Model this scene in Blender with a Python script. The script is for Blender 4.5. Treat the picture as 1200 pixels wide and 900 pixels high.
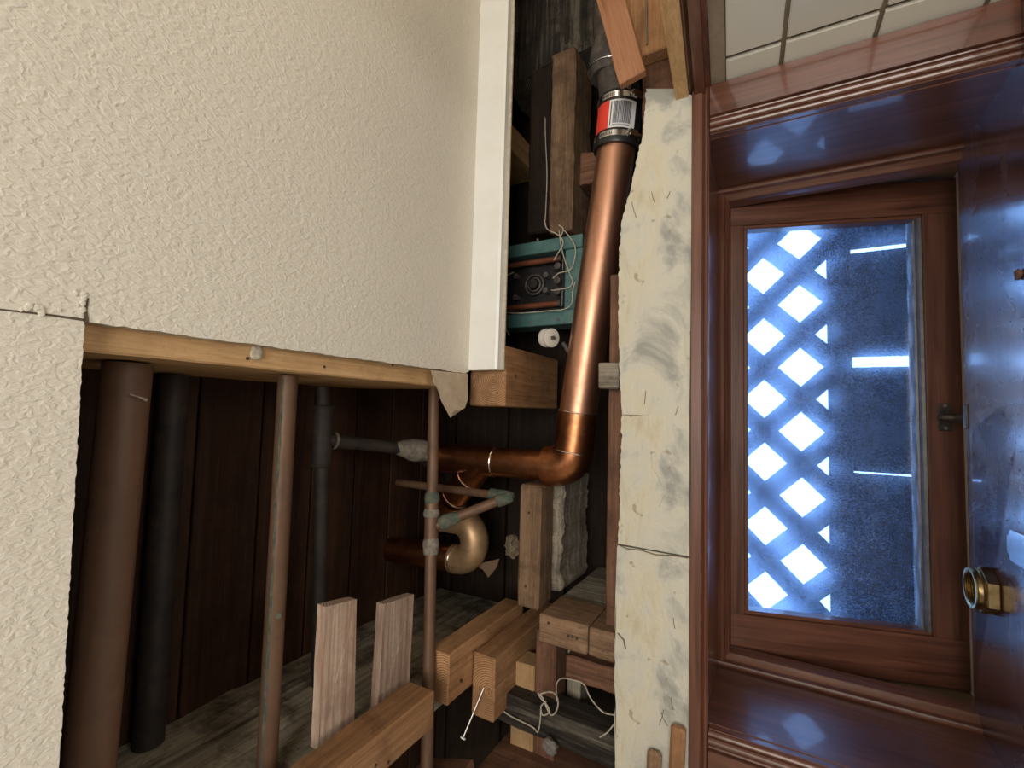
import bpy, bmesh, math, random
from mathutils import Vector, Matrix, noise
random.seed(7)
S = bpy.context.scene
COL = S.collection
for o in list(bpy.data.objects): bpy.data.objects.remove(o)

# ---------------------------------------------------------------- camera (photo was taken with the phone on its side: up is picture-left)
ZC = 1.95
F = 550.0
RX = Vector((0.02778023, 0.99777325, -0.06063666))      # world X in camera axes
RY = Vector((0.48752245, -0.06648033, -0.87057580))
RZ = Vector((-0.87266839, -0.00537694, -0.48828370))
cam = bpy.data.objects.new('camera', bpy.data.cameras.new('camera'))
COL.objects.link(cam)
cam.data.sensor_width = 36; cam.data.lens = 36*F/1200; cam.data.clip_start = 0.01
M = Matrix((RX, RY, RZ)).to_4x4(); M.translation = (0, 0, ZC)
cam.matrix_world = M
S.camera = cam

def at(px, py, axis, val):
    """point of the real plane axis=val seen at photo pixel"""
    d = Vector((px-600, -(py-450), -F)); r = Vector((RX.dot(d), RY.dot(d), RZ.dot(d)))
    i = 'xyz'.index(axis); c = Vector((0, 0, ZC)); t = (val-c[i])/r[i]
    return c + r*t

# ---------------------------------------------------------------- world, lights, exposure
W = bpy.data.worlds.new('sky'); S.world = W; W.use_nodes = True
bg = W.node_tree.nodes['Background']
bg.inputs[0].default_value = (0.26, 0.50, 1.0, 1); bg.inputs[1].default_value = 8.0
S.view_settings.view_transform = 'Standard'; S.view_settings.look = 'None'
S.view_settings.gamma = 1; S.view_settings.use_curve_mapping = False
S.view_settings.exposure = 0.0
def lamp(name, kind, loc, energy, color, size=0.1, target=None, sizey=None):
    l = bpy.data.lights.new(name, kind); l.energy = energy; l.color = color
    if kind == 'AREA':
        l.size = size
        if sizey: l.shape = 'RECTANGLE'; l.size_y = sizey
    elif kind == 'POINT': l.shadow_soft_size = size
    o = bpy.data.objects.new(name, l); COL.objects.link(o); o.location = loc
    if target is not None:
        o.rotation_euler = (Vector(target)-Vector(loc)).to_track_quat('-Z', 'Y').to_euler()
    return o
lamp('room_lamp', 'AREA', (0.10, -1.2, 1.75), 21, (1.0, 0.95, 0.87), 0.8, (0.0, 0.6, 2.2))
lamp('bay_fill', 'AREA', (0.28, -0.10, 0.45), 5.5, (1.0, 0.94, 0.85), 0.6, (-0.15, 0.35, 2.4))  # unseen fill added low down, aimed up to brighten joist bay and ceiling
lamp('mirror_lamp', 'POINT', (0.78, 0.25, 2.17), 0.7, (1.0, 0.84, 0.62), 0.05)

# ---------------------------------------------------------------- material helpers
MATS = {}
def newmat(name):
    m = bpy.data.materials.new(name); m.use_nodes = True
    nt = m.node_tree; b = nt.nodes['Principled BSDF']
    return m, nt, b
def nd(nt, t, **k):
    n = nt.nodes.new(t)
    for a, v in k.items(): setattr(n, a, v)
    return n
def ramp(nt, fac, stops):
    r = nd(nt, 'ShaderNodeValToRGB'); e = r.color_ramp.elements
    while len(e) < len(stops): e.new(0.5)
    for i, (p, c) in enumerate(stops):
        e[i].position = p; e[i].color = (*c, 1) if len(c) == 3 else c
    nt.links.new(fac, r.inputs[0]); return r.outputs[0]
def tex(nt, scale, detail=6, rough=.6, mapscale=(1, 1, 1), dist=0, kind='noise', space='Object', loc=(0, 0, 0)):
    tc = nd(nt, 'ShaderNodeTexCoord'); mp = nd(nt, 'ShaderNodeMapping')
    mp.inputs['Scale'].default_value = mapscale; mp.inputs['Location'].default_value = loc
    nt.links.new(tc.outputs[space], mp.inputs[0])
    if kind == 'noise':
        n = nd(nt, 'ShaderNodeTexNoise'); n.inputs['Detail'].default_value = detail
        n.inputs['Roughness'].default_value = rough; n.inputs['Distortion'].default_value = dist
    else:
        n = nd(nt, 'ShaderNodeTexVoronoi', feature='F1' if kind == 'voronoi' else 'DISTANCE_TO_EDGE')
    n.inputs['Scale'].default_value = scale
    nt.links.new(mp.outputs[0], n.inputs['Vector'])
    return n.outputs[0]
def mix(nt, fac, a, b, mode='MIX'):
    m = nd(nt, 'ShaderNodeMix', data_type='RGBA', blend_type=mode)
    for s, v in ((m.inputs[0], fac), (m.inputs[6], a), (m.inputs[7], b)):
        if hasattr(v, 'links') or isinstance(v, bpy.types.NodeSocket): nt.links.new(v, s)
        elif isinstance(v, (int, float)): s.default_value = v
        else: s.default_value = (*v, 1) if len(v) == 3 else v
    return m.outputs[2]
def bump(nt, b, h, strength=.3, dist=.002, prev=None):
    n = nd(nt, 'ShaderNodeBump'); n.inputs['Strength'].default_value = strength; n.inputs['Distance'].default_value = dist
    nt.links.new(h, n.inputs['Height'])
    if prev: nt.links.new(prev, n.inputs['Normal'])
    nt.links.new(n.outputs[0], b.inputs['Normal']); return n.outputs[0]

WOODS = {  # dark grain, main, light, stain, stain amount, roughness, bump
 'fir':      ((.19,.085,.036), (.38,.20,.095), (.52,.31,.16), (.13,.06,.03), .45, .62, .3),
 'pale':     ((.30,.17,.075), (.50,.31,.15), (.60,.41,.22), (.20,.11,.05), .30, .65, .2),
 'old':      ((.08,.045,.027), (.23,.14,.082), (.36,.24,.15), (.05,.03,.018), .55, .8, .5),
 'grey':     ((.06,.045,.035), (.26,.22,.17), (.50,.45,.38), (.05,.04,.03), .6, .85, 1.0),
 'white':    ((.07,.055,.04), (.36,.32,.24), (.62,.58,.47), (.09,.07,.05), .55, .85, 1.0),
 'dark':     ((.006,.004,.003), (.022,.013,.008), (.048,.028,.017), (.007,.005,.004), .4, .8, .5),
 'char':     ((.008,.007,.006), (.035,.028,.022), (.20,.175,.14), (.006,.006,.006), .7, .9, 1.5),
 'red':      ((.06,.028,.017), (.15,.072,.043), (.23,.12,.074), (.035,.02,.013), .55, .7, .4),
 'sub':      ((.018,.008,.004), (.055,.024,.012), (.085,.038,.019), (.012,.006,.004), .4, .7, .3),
 'lath':     ((.24,.13,.09), (.44,.31,.23), (.66,.56,.47), (.22,.13,.09), .45, .85, .5),
 'paint':    ((.03,.024,.018), (.46,.41,.31), (.72,.66,.52), (.03,.02,.015), .7, .9, 1.0),
 'oak':      ((.17,.07,.035), (.36,.17,.09), (.44,.23,.13), (.2,.09,.05), .15, .6, .3),
 'fence':    ((.03,.028,.028), (.07,.065,.062), (.12,.11,.10), (.03,.028,.028), .4, .8, .4),
}
def wood(kind, axis='x'):
    key = 'wood_%s_%s' % (kind, axis)
    if key in MATS: return MATS[key]
    dk, mn, lt, st, amt, ro, bp = WOODS[kind]
    m, nt, b = newmat(key); MATS[key] = m
    sc = {'x': (.06, 1, 1), 'y': (1, .06, 1), 'z': (1, 1, .06)}[axis]
    oi = nd(nt, 'ShaderNodeObjectInfo')
    fine = {'grey': 170, 'white': 170, 'paint': 150, 'char': 150, 'lath': 260}.get(kind, 420)
    sc = tuple(.035 if q < 1 else 1 for q in sc)
    g = tex(nt, fine, 8, .7, sc, .5)
    g2 = tex(nt, 45, 5, .6, sc, 1.2)
    c = ramp(nt, g, [(.32, dk), (.5, mn), (.70, lt)])
    c2 = ramp(nt, g2, [(.34, dk), (.5, mn), (.68, lt)])
    c = mix(nt, .45, c, c2)
    tc = nd(nt, 'ShaderNodeTexCoord'); sx = nd(nt, 'ShaderNodeSeparateXYZ'); nt.links.new(tc.outputs['Normal'], sx.inputs[0])
    ab = nd(nt, 'ShaderNodeMath', operation='ABSOLUTE'); nt.links.new(sx.outputs['xyz'.index(axis)], ab.inputs[0])
    gt = nd(nt, 'ShaderNodeMath', operation='GREATER_THAN'); gt.inputs[1].default_value = .8; nt.links.new(ab.outputs[0], gt.inputs[0])
    mp = nd(nt, 'ShaderNodeMapping'); mp.inputs['Location'].default_value = (.006, .009, .011); nt.links.new(tc.outputs['Object'], mp.inputs[0])
    wv = nd(nt, 'ShaderNodeTexWave', wave_type='RINGS', rings_direction=axis.upper()); wv.inputs['Scale'].default_value = 95
    wv.inputs['Distortion'].default_value = 1.6; wv.inputs['Detail'].default_value = 3; wv.inputs['Detail Scale'].default_value = 2
    nt.links.new(mp.outputs[0], wv.inputs['Vector'])
    md = [(x+y)/2 for x, y in zip(dk, mn)]
    c = mix(nt, gt.outputs[0], c, ramp(nt, wv.outputs['Color'], [(.1, lt), (.55, mn), (.95, md)]))
    s = tex(nt, 16, 10, .72, (1, 1, 1), .4, loc=(3, 1, 7))
    sf = ramp(nt, s, [(.46, (0, 0, 0)), (.62, (amt,)*3)])
    c = mix(nt, sf, c, st)
    sp = tex(nt, 140, 4, .7, (1, 1, 1), 0, loc=(5, 2, 1))
    c = mix(nt, ramp(nt, sp, [(.62, (0,)*3), (.72, (.55,)*3)]), c, st)
    hs = nd(nt, 'ShaderNodeHueSaturation')
    mr = nd(nt, 'ShaderNodeMapRange'); mr.inputs[3].default_value = .8; mr.inputs[4].default_value = 1.18
    nt.links.new(oi.outputs['Random'], mr.inputs[0]); nt.links.new(mr.outputs[0], hs.inputs['Value'])
    nt.links.new(c, hs.inputs['Color']); nt.links.new(hs.outputs[0], b.inputs['Base Color'])
    b.inputs['Roughness'].default_value = ro; b.inputs['Specular IOR Level'].default_value = .25
    n1 = bump(nt, b, g2, min(1, bp), .002)
    bump(nt, b, g, min(1, bp*.8), .0012, n1)
    return m
def flat(name, col, rough=.5, metal=0, coat=0, var=None, vscale=30, bp=0, bscale=60, spec=.5, vramp=(.4, .65)):
    if name in MATS: return MATS[name]
    m, nt, b = newmat(name); MATS[name] = m
    b.inputs['Base Color'].default_value = (*col, 1); b.inputs['Roughness'].default_value = rough
    b.inputs['Metallic'].default_value = metal; b.inputs['Coat Weight'].default_value = coat
    b.inputs['Specular IOR Level'].default_value = spec
    if var:
        n = tex(nt, vscale, 8, .65, (1, 1, 1), .5)
        nt.links.new(ramp(nt, n, [(vramp[0], col), (vramp[1], var)]), b.inputs['Base Color'])
    if bp:
        n = tex(nt, bscale, 6, .6); bump(nt, b, n, bp, .0015)
    return m
def copper(name, c1, c2, c3, rough, axis='x', metal=1.0, stain=.5):
    if name in MATS: return MATS[name]
    m, nt, b = newmat(name); MATS[name] = m
    sc = {'x': (.05, 1, 1), 'z': (1, 1, .05), 'n': (1, 1, 1)}[axis]
    n = tex(nt, 60, 7, .65, sc, .3); n2 = tex(nt, 16, 6, .7, (1, 1, 1), 1.0)
    c = mix(nt, ramp(nt, n, [(.35, (0,)*3), (.65, (1,)*3)]), c1, c2)
    c = mix(nt, ramp(nt, n2, [(.5, (0,)*3), (.72, (stain,)*3)]), c, c3)
    nt.links.new(c, b.inputs['Base Color']); b.inputs['Metallic'].default_value = metal
    rr = nd(nt, 'ShaderNodeMapRange'); rr.inputs[3].default_value = rough-.06; rr.inputs[4].default_value = rough+.14
    nt.links.new(n2, rr.inputs[0]); nt.links.new(rr.outputs[0], b.inputs['Roughness'])
    bump(nt, b, n, .08, .0006)
    return m
def varnish(axis='x'):
    key = 'varnished_wood_'+axis
    if key in MATS: return MATS[key]
    m, nt, b = newmat(key); MATS[key] = m
    sc = {'x': (.05, 1, 1), 'y': (1, .05, 1), 'z': (1, 1, .05)}[axis]
    g = tex(nt, 120, 8, .6, sc, .5); g2 = tex(nt, 14, 4, .5, sc, 1)
    c = ramp(nt, g, [(.3, (.06, .022, .013)), (.55, (.14, .054, .032)), (.75, (.20, .083, .05))])
    c = mix(nt, ramp(nt, g2, [(.3, (.0,)*3), (.8, (.5,)*3)]), c, (.05, .014, .009))
    nt.links.new(c, b.inputs['Base Color']); b.inputs['Roughness'].default_value = .33
    b.inputs['Coat Weight'].default_value = .4; b.inputs['Coat Roughness'].default_value = .06
    w = tex(nt, 30, 3, .5, sc, .2)
    n1 = bump(nt, b, w, .15, .002); bump(nt, b, g, .15, .0006, n1)
    cb = nd(nt, 'ShaderNodeBump'); cb.inputs['Strength'].default_value = .12; cb.inputs['Distance'].default_value = .001
    nt.links.new(w, cb.inputs['Height']); nt.links.new(cb.outputs[0], b.inputs['Coat Normal'])
    return m

# ceiling plaster with orange-peel relief
def ceiling_mat():
    m, nt, b = newmat('textured_ceiling_paint'); MATS['ceil'] = m
    b.inputs['Roughness'].default_value = .42; b.inputs['Specular IOR Level'].default_value = .45
    v = tex(nt, 1, 2, .5, (250, 150, 180), .8); v2 = tex(nt, 1, 4, .6, (70, 45, 50), .8)
    big = tex(nt, 3, 4, .5)
    c = ramp(nt, big, [(.3, (.70, .655, .565)), (.7, (.75, .705, .61))])
    nt.links.new(c, b.inputs['Base Color'])
    h = mix(nt, .35, ramp(nt, v, [(.32, (0,)*3), (.72, (1,)*3)]), v2)
    bump(nt, b, h, .42, .0022)
    return m
def plaster_mat():
    m, nt, b = newmat('old_skim_plaster'); MATS['plaster'] = m
    a = tex(nt, 7, 8, .62, (1, 1, 1.6), .8); g = tex(nt, 90, 6, .6, (1, 1, 1), .3); g2 = tex(nt, 22, 5, .6, (.35, 1, 1.4), 1.4)
    c = ramp(nt, a, [(.30, (.50, .43, .30)), (.44, (.55, .51, .40)), (.52, (.52, .50, .43)), (.62, (.30, .30, .27))])
    c = mix(nt, ramp(nt, g2, [(.28, (.4,)*3), (.42, (0,)*3)]), c, (.36, .29, .18))
    sp = tex(nt, 60, 2, .5, (1, 1, 1), 0, loc=(2, 5, 1))
    c = mix(nt, ramp(nt, sp, [(.68, (0,)*3), (.73, (.6,)*3)]), c, (.24, .17, .10))
    nt.links.new(c, b.inputs['Base Color']); b.inputs['Roughness'].default_value = .8
    n1 = bump(nt, b, g2, .7, .004); n1 = bump(nt, b, g, .5, .0015, n1); bump(nt, b, a, .6, .006, n1)
    return m
ceiling_mat(); plaster_mat()

def sill_mat():
    m, nt, b = newmat('worn_varnished_sill'); MATS['sill'] = m
    g = tex(nt, 50, 8, .65, (.12, 1, 1), .8); s = tex(nt, 7, 8, .6, (1, 1, 1), .8)
    c = ramp(nt, g, [(.3, (.05, .02, .016)), (.55, (.10, .045, .036)), (.75, (.16, .085, .07))])
    c = mix(nt, ramp(nt, s, [(.5, (0,)*3), (.62, (.6,)*3)]), c, (.06, .02, .012))
    nt.links.new(c, b.inputs['Base Color'])
    nt.links.new(ramp(nt, s, [(.35, (.34,)*3), (.65, (.2,)*3)]), b.inputs['Roughness'])
    b.inputs['Coat Weight'].default_value = .6; b.inputs['Coat Roughness'].default_value = .12
    n1 = bump(nt, b, s, .35, .004); bump(nt, b, g, .5, .0015, n1)
    return m
sill_mat()
def glass_mat():
    m, nt, b = newmat('dusty_window_glass'); MATS['glass'] = m
    out = [n for n in nt.nodes if n.type == 'OUTPUT_MATERIAL'][0]
    tr = nd(nt, 'ShaderNodeBsdfTransparent'); tr.inputs[0].default_value = (.93, .96, .98, 1)
    gl = nd(nt, 'ShaderNodeBsdfGlossy'); gl.inputs['Roughness'].default_value = .03
    tl = nd(nt, 'ShaderNodeBsdfTranslucent'); tl.inputs[0].default_value = (.60, .72, 1, 1)
    fr = nd(nt, 'ShaderNodeFresnel'); fr.inputs[0].default_value = 1.45
    m1 = nd(nt, 'ShaderNodeMixShader'); m2 = nd(nt, 'ShaderNodeMixShader')
    dust = tex(nt, 9, 8, .7, (1, 1, 1), .6); scr = tex(nt, 500, 4, .8, (1, 1, .7), .4)
    f = mix(nt, .3, ramp(nt, dust, [(.3, (.17,)*3), (.7, (.34,)*3)]), ramp(nt, scr, [(.4, (0.14,)*3), (.75, (.6,)*3)]))
    rf = nd(nt, 'ShaderNodeBsdfRefraction'); rf.inputs['IOR'].default_value = 1.25; rf.inputs['Roughness'].default_value = .6; rf.inputs[0].default_value = (.72, .82, 1, 1)
    m0 = nd(nt, 'ShaderNodeMixShader'); m0.inputs[0].default_value = .25; nt.links.new(rf.outputs[0], m0.inputs[1]); nt.links.new(tl.outputs[0], m0.inputs[2])
    nt.links.new(f, m1.inputs[0]); nt.links.new(tr.outputs[0], m1.inputs[1]); nt.links.new(m0.outputs[0], m1.inputs[2])
    nt.links.new(fr.outputs[0], m2.inputs[0]); nt.links.new(m1.outputs[0], m2.inputs[1]); nt.links.new(gl.outputs[0], m2.inputs[2])
    nt.links.new(m2.outputs[0], out.inputs[0])
    return m
glass_mat()
def tile_mat():
    m, nt, b = newmat('glazed_tile'); MATS['tile'] = m
    oi = nd(nt, 'ShaderNodeObjectInfo')
    nt.links.new(ramp(nt, oi.outputs['Random'], [(0, (.56, .54, .48)), (1, (.64, .62, .56))]), b.inputs['Base Color'])
    b.inputs['Roughness'].default_value = .16; b.inputs['Coat Weight'].default_value = .4
    bump(nt, b, tex(nt, 18, 3, .5), .15, .002)
tile_mat()
def M_(k): return MATS[k]

COP = copper('new_copper', (.52, .26, .165), (.70, .39, .265), (.36, .16, .10), .36, 'x')
COPZ = copper('tarnished_copper', (.36, .14, .06), (.52, .22, .10), (.13, .05, .03), .30, 'n')
BRONZE = copper('brown_copper', (.50, .32, .17), (.62, .42, .24), (.30, .18, .10), .42, 'n', .6)
OLDP = copper('aged_copper_water_pipe', (.115, .062, .036), (.18, .10, .06), (.07, .045, .03), .5, 'x', .3)
IRONB = copper('brown_painted_pipe', (.13, .07, .042), (.18, .10, .062), (.09, .052, .035), .5, 'x', .05)
SOLDER = flat('solder_ring', (.75, .68, .6), .25, 1)
VERD = flat('green_corrosion', (.035, .07, .052), .8, 0, 0, (.14, .125, .09), 60, .8, 160)
CRUST = flat('pale_pipe_compound', (.26, .23, .18), .85, 0, 0, (.12, .10, .08), 70, 1, 130)
IRON = flat('dark_cast_iron', (.055, .048, .045), .6, .3, 0, (.13, .11, .10), 40, .5, 120)
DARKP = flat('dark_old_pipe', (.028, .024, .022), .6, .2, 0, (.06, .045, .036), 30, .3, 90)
RUBBER = flat('black_rubber', (.012, .012, .013), .38, 0, 0, None, 30, .15, 200)
STEEL = flat('stainless_clamp', (.62, .62, .62), .22, 1)
WHITEL = flat('white_label', (.8, .8, .82), .45); REDL = flat('red_label', (.72, .05, .03), .45); BLACKL = flat('black_print', (.02, .02, .03), .5)
TEAL = flat('teal_enamel', (.05, .135, .135), .5, 0, .1, (.10, .19, .18), 25, .25, 90)
BLACKM = flat('sooty_black_panel', (.012, .012, .014), .5, .2, 0, (.035, .03, .03), 40, .3, 90)
RUST = flat('red_brown_rod', (.20, .065, .035), .45, .4, 0, (.28, .10, .055), 60, .2, 90)
WIRE = flat('cream_cloth_wire', (.50, .45, .36), .75, 0, 0, (.30, .25, .19), 200)
CERAM = flat('white_ceramic', (.70, .67, .60), .25, 0, .3)
BRASS = flat('brass', (.55, .42, .22), .28, 1, 0, (.36, .26, .11), 60, .15, 120)
LATCHM = flat('bronze_hardware', (.06, .05, .045), .42, .8, 0, (.13, .11, .09), 80, .3, 100)
TRIMW = flat('white_painted_trim', (.80, .80, .77), .38, 0, 0, (.76, .75, .70), 12, .12, 40)
PAPER = flat('torn_drywall_paper', (.46, .36, .25), .85, 0, 0, (.56, .47, .35), 40, .4, 80)
GYP = flat('gypsum_edge', (.42, .36, .27), .9, 0, 0, (.55, .5, .4), 60, .5, 120)
GROUT = flat('old_grout', (.22, .17, .12), .85, 0, 0, (.30, .24, .17), 30, .4, 100)
NAILM = flat('nail_steel', (.35, .33, .30), .4, .9)
HOLE = flat('nail_hole_shadow_rust', (.05, .025, .015), .8)
PAINTW = flat('white_room_paint', (.70, .66, .58), .6)

# ---------------------------------------------------------------- geometry helpers
def finish(name, bm, mat, parent=None, origin=None, smooth=False, angle=40):
    if origin is None:
        lo = Vector((min(v.co[i] for v in bm.verts) for i in range(3))); hi = Vector((max(v.co[i] for v in bm.verts) for i in range(3)))
        origin = (lo+hi)/2
    origin = Vector(origin)
    bmesh.ops.translate(bm, verts=bm.verts, vec=-origin)
    me = bpy.data.meshes.new(name)
    if smooth:
        for f in bm.faces: f.smooth = True
        for e in bm.edges:
            if len(e.link_faces) == 2 and e.calc_face_angle(0) > math.radians(angle): e.smooth = False
    bm.to_mesh(me); bm.free()
    for m in (mat if isinstance(mat, (list, tuple)) else [mat]): me.materials.append(m)
    o = bpy.data.objects.new(name, me); COL.objects.link(o)
    o.location = origin
    if parent is not None:
        o.parent = parent; o.location = origin - WLOC[parent.name]
    WLOC[o.name] = origin.copy()
    return o
WLOC = {}
def thing(name, loc, label, cat, group=None):
    o = bpy.data.objects.new(name, None); COL.objects.link(o); o.empty_display_size = .02
    o.location = loc; WLOC[o.name] = Vector(loc); return tag(o, label, cat, group)
def tag(o, label, cat, group=None):
    o['label'] = label; o['category'] = cat
    if group: o['group'] = group
    return o
def struct(o): o['kind'] = 'structure'; return o

def box_bm(lo, hi, bev=.0015, rough=0, seg=1, axis=None, bm=None):
    own = bm is None
    if own: bm = bmesh.new()
    lo, hi = Vector(lo), Vector(hi); c = (lo+hi)/2; d = hi-lo
    r = bmesh.ops.create_cube(bm, size=1, matrix=Matrix.Translation(c) @ Matrix.Diagonal((*d, 1)))
    if own and axis is not None and seg > 1:
        i = 'xyz'.index(axis)
        es = [e for e in bm.edges if abs((e.verts[0].co-e.verts[1].co)[i]) > d[i]*.9]
        bmesh.ops.subdivide_edges(bm, edges=es, cuts=seg-1)
    if own and bev > 0:
        es = [e for e in bm.edges if len(e.link_faces) == 2 and e.calc_face_angle(0) > .5]
        bmesh.ops.bevel(bm, geom=es, offset=min(bev, min(d)*.3), segments=1, affect='EDGES')
    if own and rough:
        for v in bm.verts:
            v.co += noise.noise_vector(v.co*38)*rough + noise.noise_vector(v.co*140)*rough*.5
    return bm
def timber(name, lo, hi, kind, axis, parent=None, bev=.0018, rough=.0008, seg=10):
    return finish(name, box_bm(lo, hi, bev, rough, seg, axis), wood(kind, axis), parent)
def obox(name, a, b, w, h, up, mat, parent=None, bev=.0015, rough=.0006, seg=8):
    """box from a to b, width w, height h along 'up'; grain along its length"""
    a, b = Vector(a), Vector(b); X = (b-a).normalized(); Z = Vector(up); Z = (Z - X*Z.dot(X)).normalized(); Y = Z.cross(X)
    L = (b-a).length
    bm = box_bm((-L/2, -w/2, -h/2), (L/2, w/2, h/2), bev, rough, seg, 'x')
    o = finish(name, bm, mat, None, (0, 0, 0))
    R = Matrix((X, Y, Z)).transposed().to_4x4(); c = (a+b)/2
    if parent is not None: o.parent = parent; c2 = c-WLOC[parent.name]
    else: c2 = c
    R.translation = c2; o.matrix_basis = R; WLOC[o.name] = c
    return o
def smooth_path(pts, n=6):
    pts = [Vector(p) for p in pts]; out = []
    P_ = [pts[0]*2-pts[1]]+pts+[pts[-1]*2-pts[-2]]
    for i in range(1, len(P_)-2):
        a, b, c, d = P_[i-1:i+3]
        for k in range(n):
            t = k/n
            out.append(.5*((2*b)+(c-a)*t+(2*a-5*b+4*c-d)*t*t+(3*b-a-3*c+d)*t**3))
    out.append(pts[-1]); return out
def tube_bm(pts, r, seg=20, caps=True, bm=None, bore=None):
    if bm is None: bm = bmesh.new()
    pts = [Vector(p) for p in pts]; n = len(pts)
    rs = r if isinstance(r, (list, tuple)) else [r]*n
    T = [(pts[min(i+1, n-1)]-pts[max(i-1, 0)]).normalized() for i in range(n)]
    ref = Vector((0, 0, 1)) if abs(T[0].z) < .9 else Vector((0, 1, 0))
    N = (ref - T[0]*ref.dot(T[0])).normalized(); rings = []
    for i in range(n):
        N = (N - T[i]*N.dot(T[i])).normalized(); B = T[i].cross(N)
        rings.append([bm.verts.new(pts[i]+(N*math.cos(2*math.pi*k/seg)+B*math.sin(2*math.pi*k/seg))*rs[i]) for k in range(seg)])
    for a, b in zip(rings, rings[1:]):
        for k in range(seg):
            bm.faces.new((a[k], a[(k+1) % seg], b[(k+1) % seg], b[k]))
    if caps: bm.faces.new(rings[0][::-1]); bm.faces.new(rings[-1])
    return bm
def tube(name, pts, r, mat, parent=None, seg=20, caps=True, rough=0):
    bm = tube_bm(pts, r, seg, caps)
    if rough:
        for v in bm.verts: v.co += noise.noise_vector(v.co*90)*rough+noise.noise_vector(v.co*260)*rough*.5
    return finish(name, bm, mat, parent, smooth=True)
def line(a, b, n): a, b = Vector(a), Vector(b); return [a.lerp(b, i/n) for i in range(n+1)]
def ring(name, c, ax, R, r, mat, parent=None, seg=28, rs=8):
    ax = Vector(ax).normalized(); u = ax.orthogonal().normalized(); v = ax.cross(u); c = Vector(c)
    bm = bmesh.new(); rows = []
    for i in range(seg):
        a = 2*math.pi*i/seg; d = u*math.cos(a)+v*math.sin(a)
        rows.append([bm.verts.new(c+d*(R+r*math.cos(2*math.pi*k/rs))+ax*r*math.sin(2*math.pi*k/rs)) for k in range(rs)])
    for i in range(seg):
        for k in range(rs):
            bm.faces.new((rows[i][k], rows[(i+1) % seg][k], rows[(i+1) % seg][(k+1) % rs], rows[i][(k+1) % rs]))
    bmesh.ops.recalc_face_normals(bm, faces=bm.faces)
    return finish(name, bm, mat, parent, smooth=True)
def prism_bm(pts, depth_vec, bm=None):
    """polygon (3D points) extruded by depth_vec"""
    if bm is None: bm = bmesh.new()
    d = Vector(depth_vec); n = len(pts)
    a = [bm.verts.new(Vector(p)) for p in pts]; b = [bm.verts.new(Vector(p)+d) for p in pts]
    fs = [bm.faces.new(a), bm.faces.new(b[::-1])]
    for i in range(n): bm.faces.new((a[i], b[i], b[(i+1) % n], a[(i+1) % n]))
    bmesh.ops.triangulate(bm, faces=fs, ngon_method='EAR_CLIP')
    bmesh.ops.recalc_face_normals(bm, faces=bm.faces)
    return bm
def jag(a, b, n, amp, plane):
    """points from a to (not incl.) b, jittered in the plane axes"""
    a, b = Vector(a), Vector(b); out = []
    for i in range(n):
        p = a.lerp(b, i/n)
        if i:
            for ax in plane: p['xyz'.index(ax)] += random.uniform(-amp, amp)
        out.append(p)
    return out
def nail_hole(name, c, r, parent, face, mat=None):
    """a dark rusty nail dot slightly sunk, proud 0.3 mm"""
    n = Vector(face); c = Vector(c)
    return tube(name, [c-n*.002, c+n*.0006], r, mat or HOLE, parent, 8)

# ================================================================ SETTING
YW = .62       # room face of the window wall
CZ = 2.377     # ceiling
# floor, back and side walls of the small bathroom
struct(finish('floor', box_bm((-1.6, -1.9, -.05), (1.6, .60, 0), 0), flat('floor_vinyl', (.35, .30, .25), .4)))
struct(finish('wall_back', box_bm((-1.6, -2.0, 0), (1.6, -1.9, CZ+.02), 0), PAINTW))
struct(finish('wall_left', box_bm((-1.45, -1.9, 0), (-1.35, 1.0, 2.7), 0), PAINTW))
# window wall below and beside the window
struct(finish('wall_front', box_bm((-1.35, YW, 0), (.80, .90, 1.72), 0), PAINTW))
struct(finish('wall_front_side', box_bm((-1.35, YW, 1.72), (-.425, .90, 2.03), 0), PAINTW))
struct(finish('wall_front_corner', box_bm((.42, YW+.01, 1.72), (.80, .90, 2.03), 0), PAINTW))
# exterior sheathing behind the open stud cavity
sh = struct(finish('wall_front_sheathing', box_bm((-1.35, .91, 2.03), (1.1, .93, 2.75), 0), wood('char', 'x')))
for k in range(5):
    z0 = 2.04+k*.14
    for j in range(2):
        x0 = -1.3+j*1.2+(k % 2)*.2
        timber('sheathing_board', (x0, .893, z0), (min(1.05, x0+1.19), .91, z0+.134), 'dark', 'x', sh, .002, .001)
# tiled side wall: leans outwards a little from the window corner
WD = Vector((.1754, -.9845, -.0752)); WN = Vector((-.9845, -.1754, 0)); WO = Vector((.4155, .62, 0))
def wp(t, z, n=0): return WO+WD*t+WN*n+Vector((0, 0, z))
def wall_prism(t0, t1, z0, z1, n0, n1):
    return prism_bm([wp(t0, z0, n0), wp(t1, z0, n0), wp(t1, z1, n0), wp(t0, z1, n0)], WN*(n1-n0))
rw = struct(finish('wall_right', wall_prism(-.01, 2.6, .2, 2.02, -.06, -.006), GROUT))
struct(finish('wall_right_upper', box_bm((.97, -1.9, 0), (1.07, .92, 2.7), 0), PAINTW))
struct(finish('trim_4', box_bm((.45, .60, 1.95), (.97, .93, 2.0), 0), wood('dark', 'x')))
struct(finish('wall_right_ledge', prism_bm([Vector((.44, .60, 2.0)), Vector((.97, .60, 2.0)), Vector((.97, -1.9, 1.82)), Vector((.89, -1.9, 1.82))], (0, 0, .012)), PAINTW))
TZ = 2.001
rows_t = [(.003, .0385), (.0435, .192), (.197, .344), (.349, .496), (.501, .648), (.653, .80)]
cols_z = [(1.9445, TZ)] + [(1.9395-.0885*(k+1)+.005, 1.9395-.0885*k) for k in range(6)]
tilemesh = {}
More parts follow.
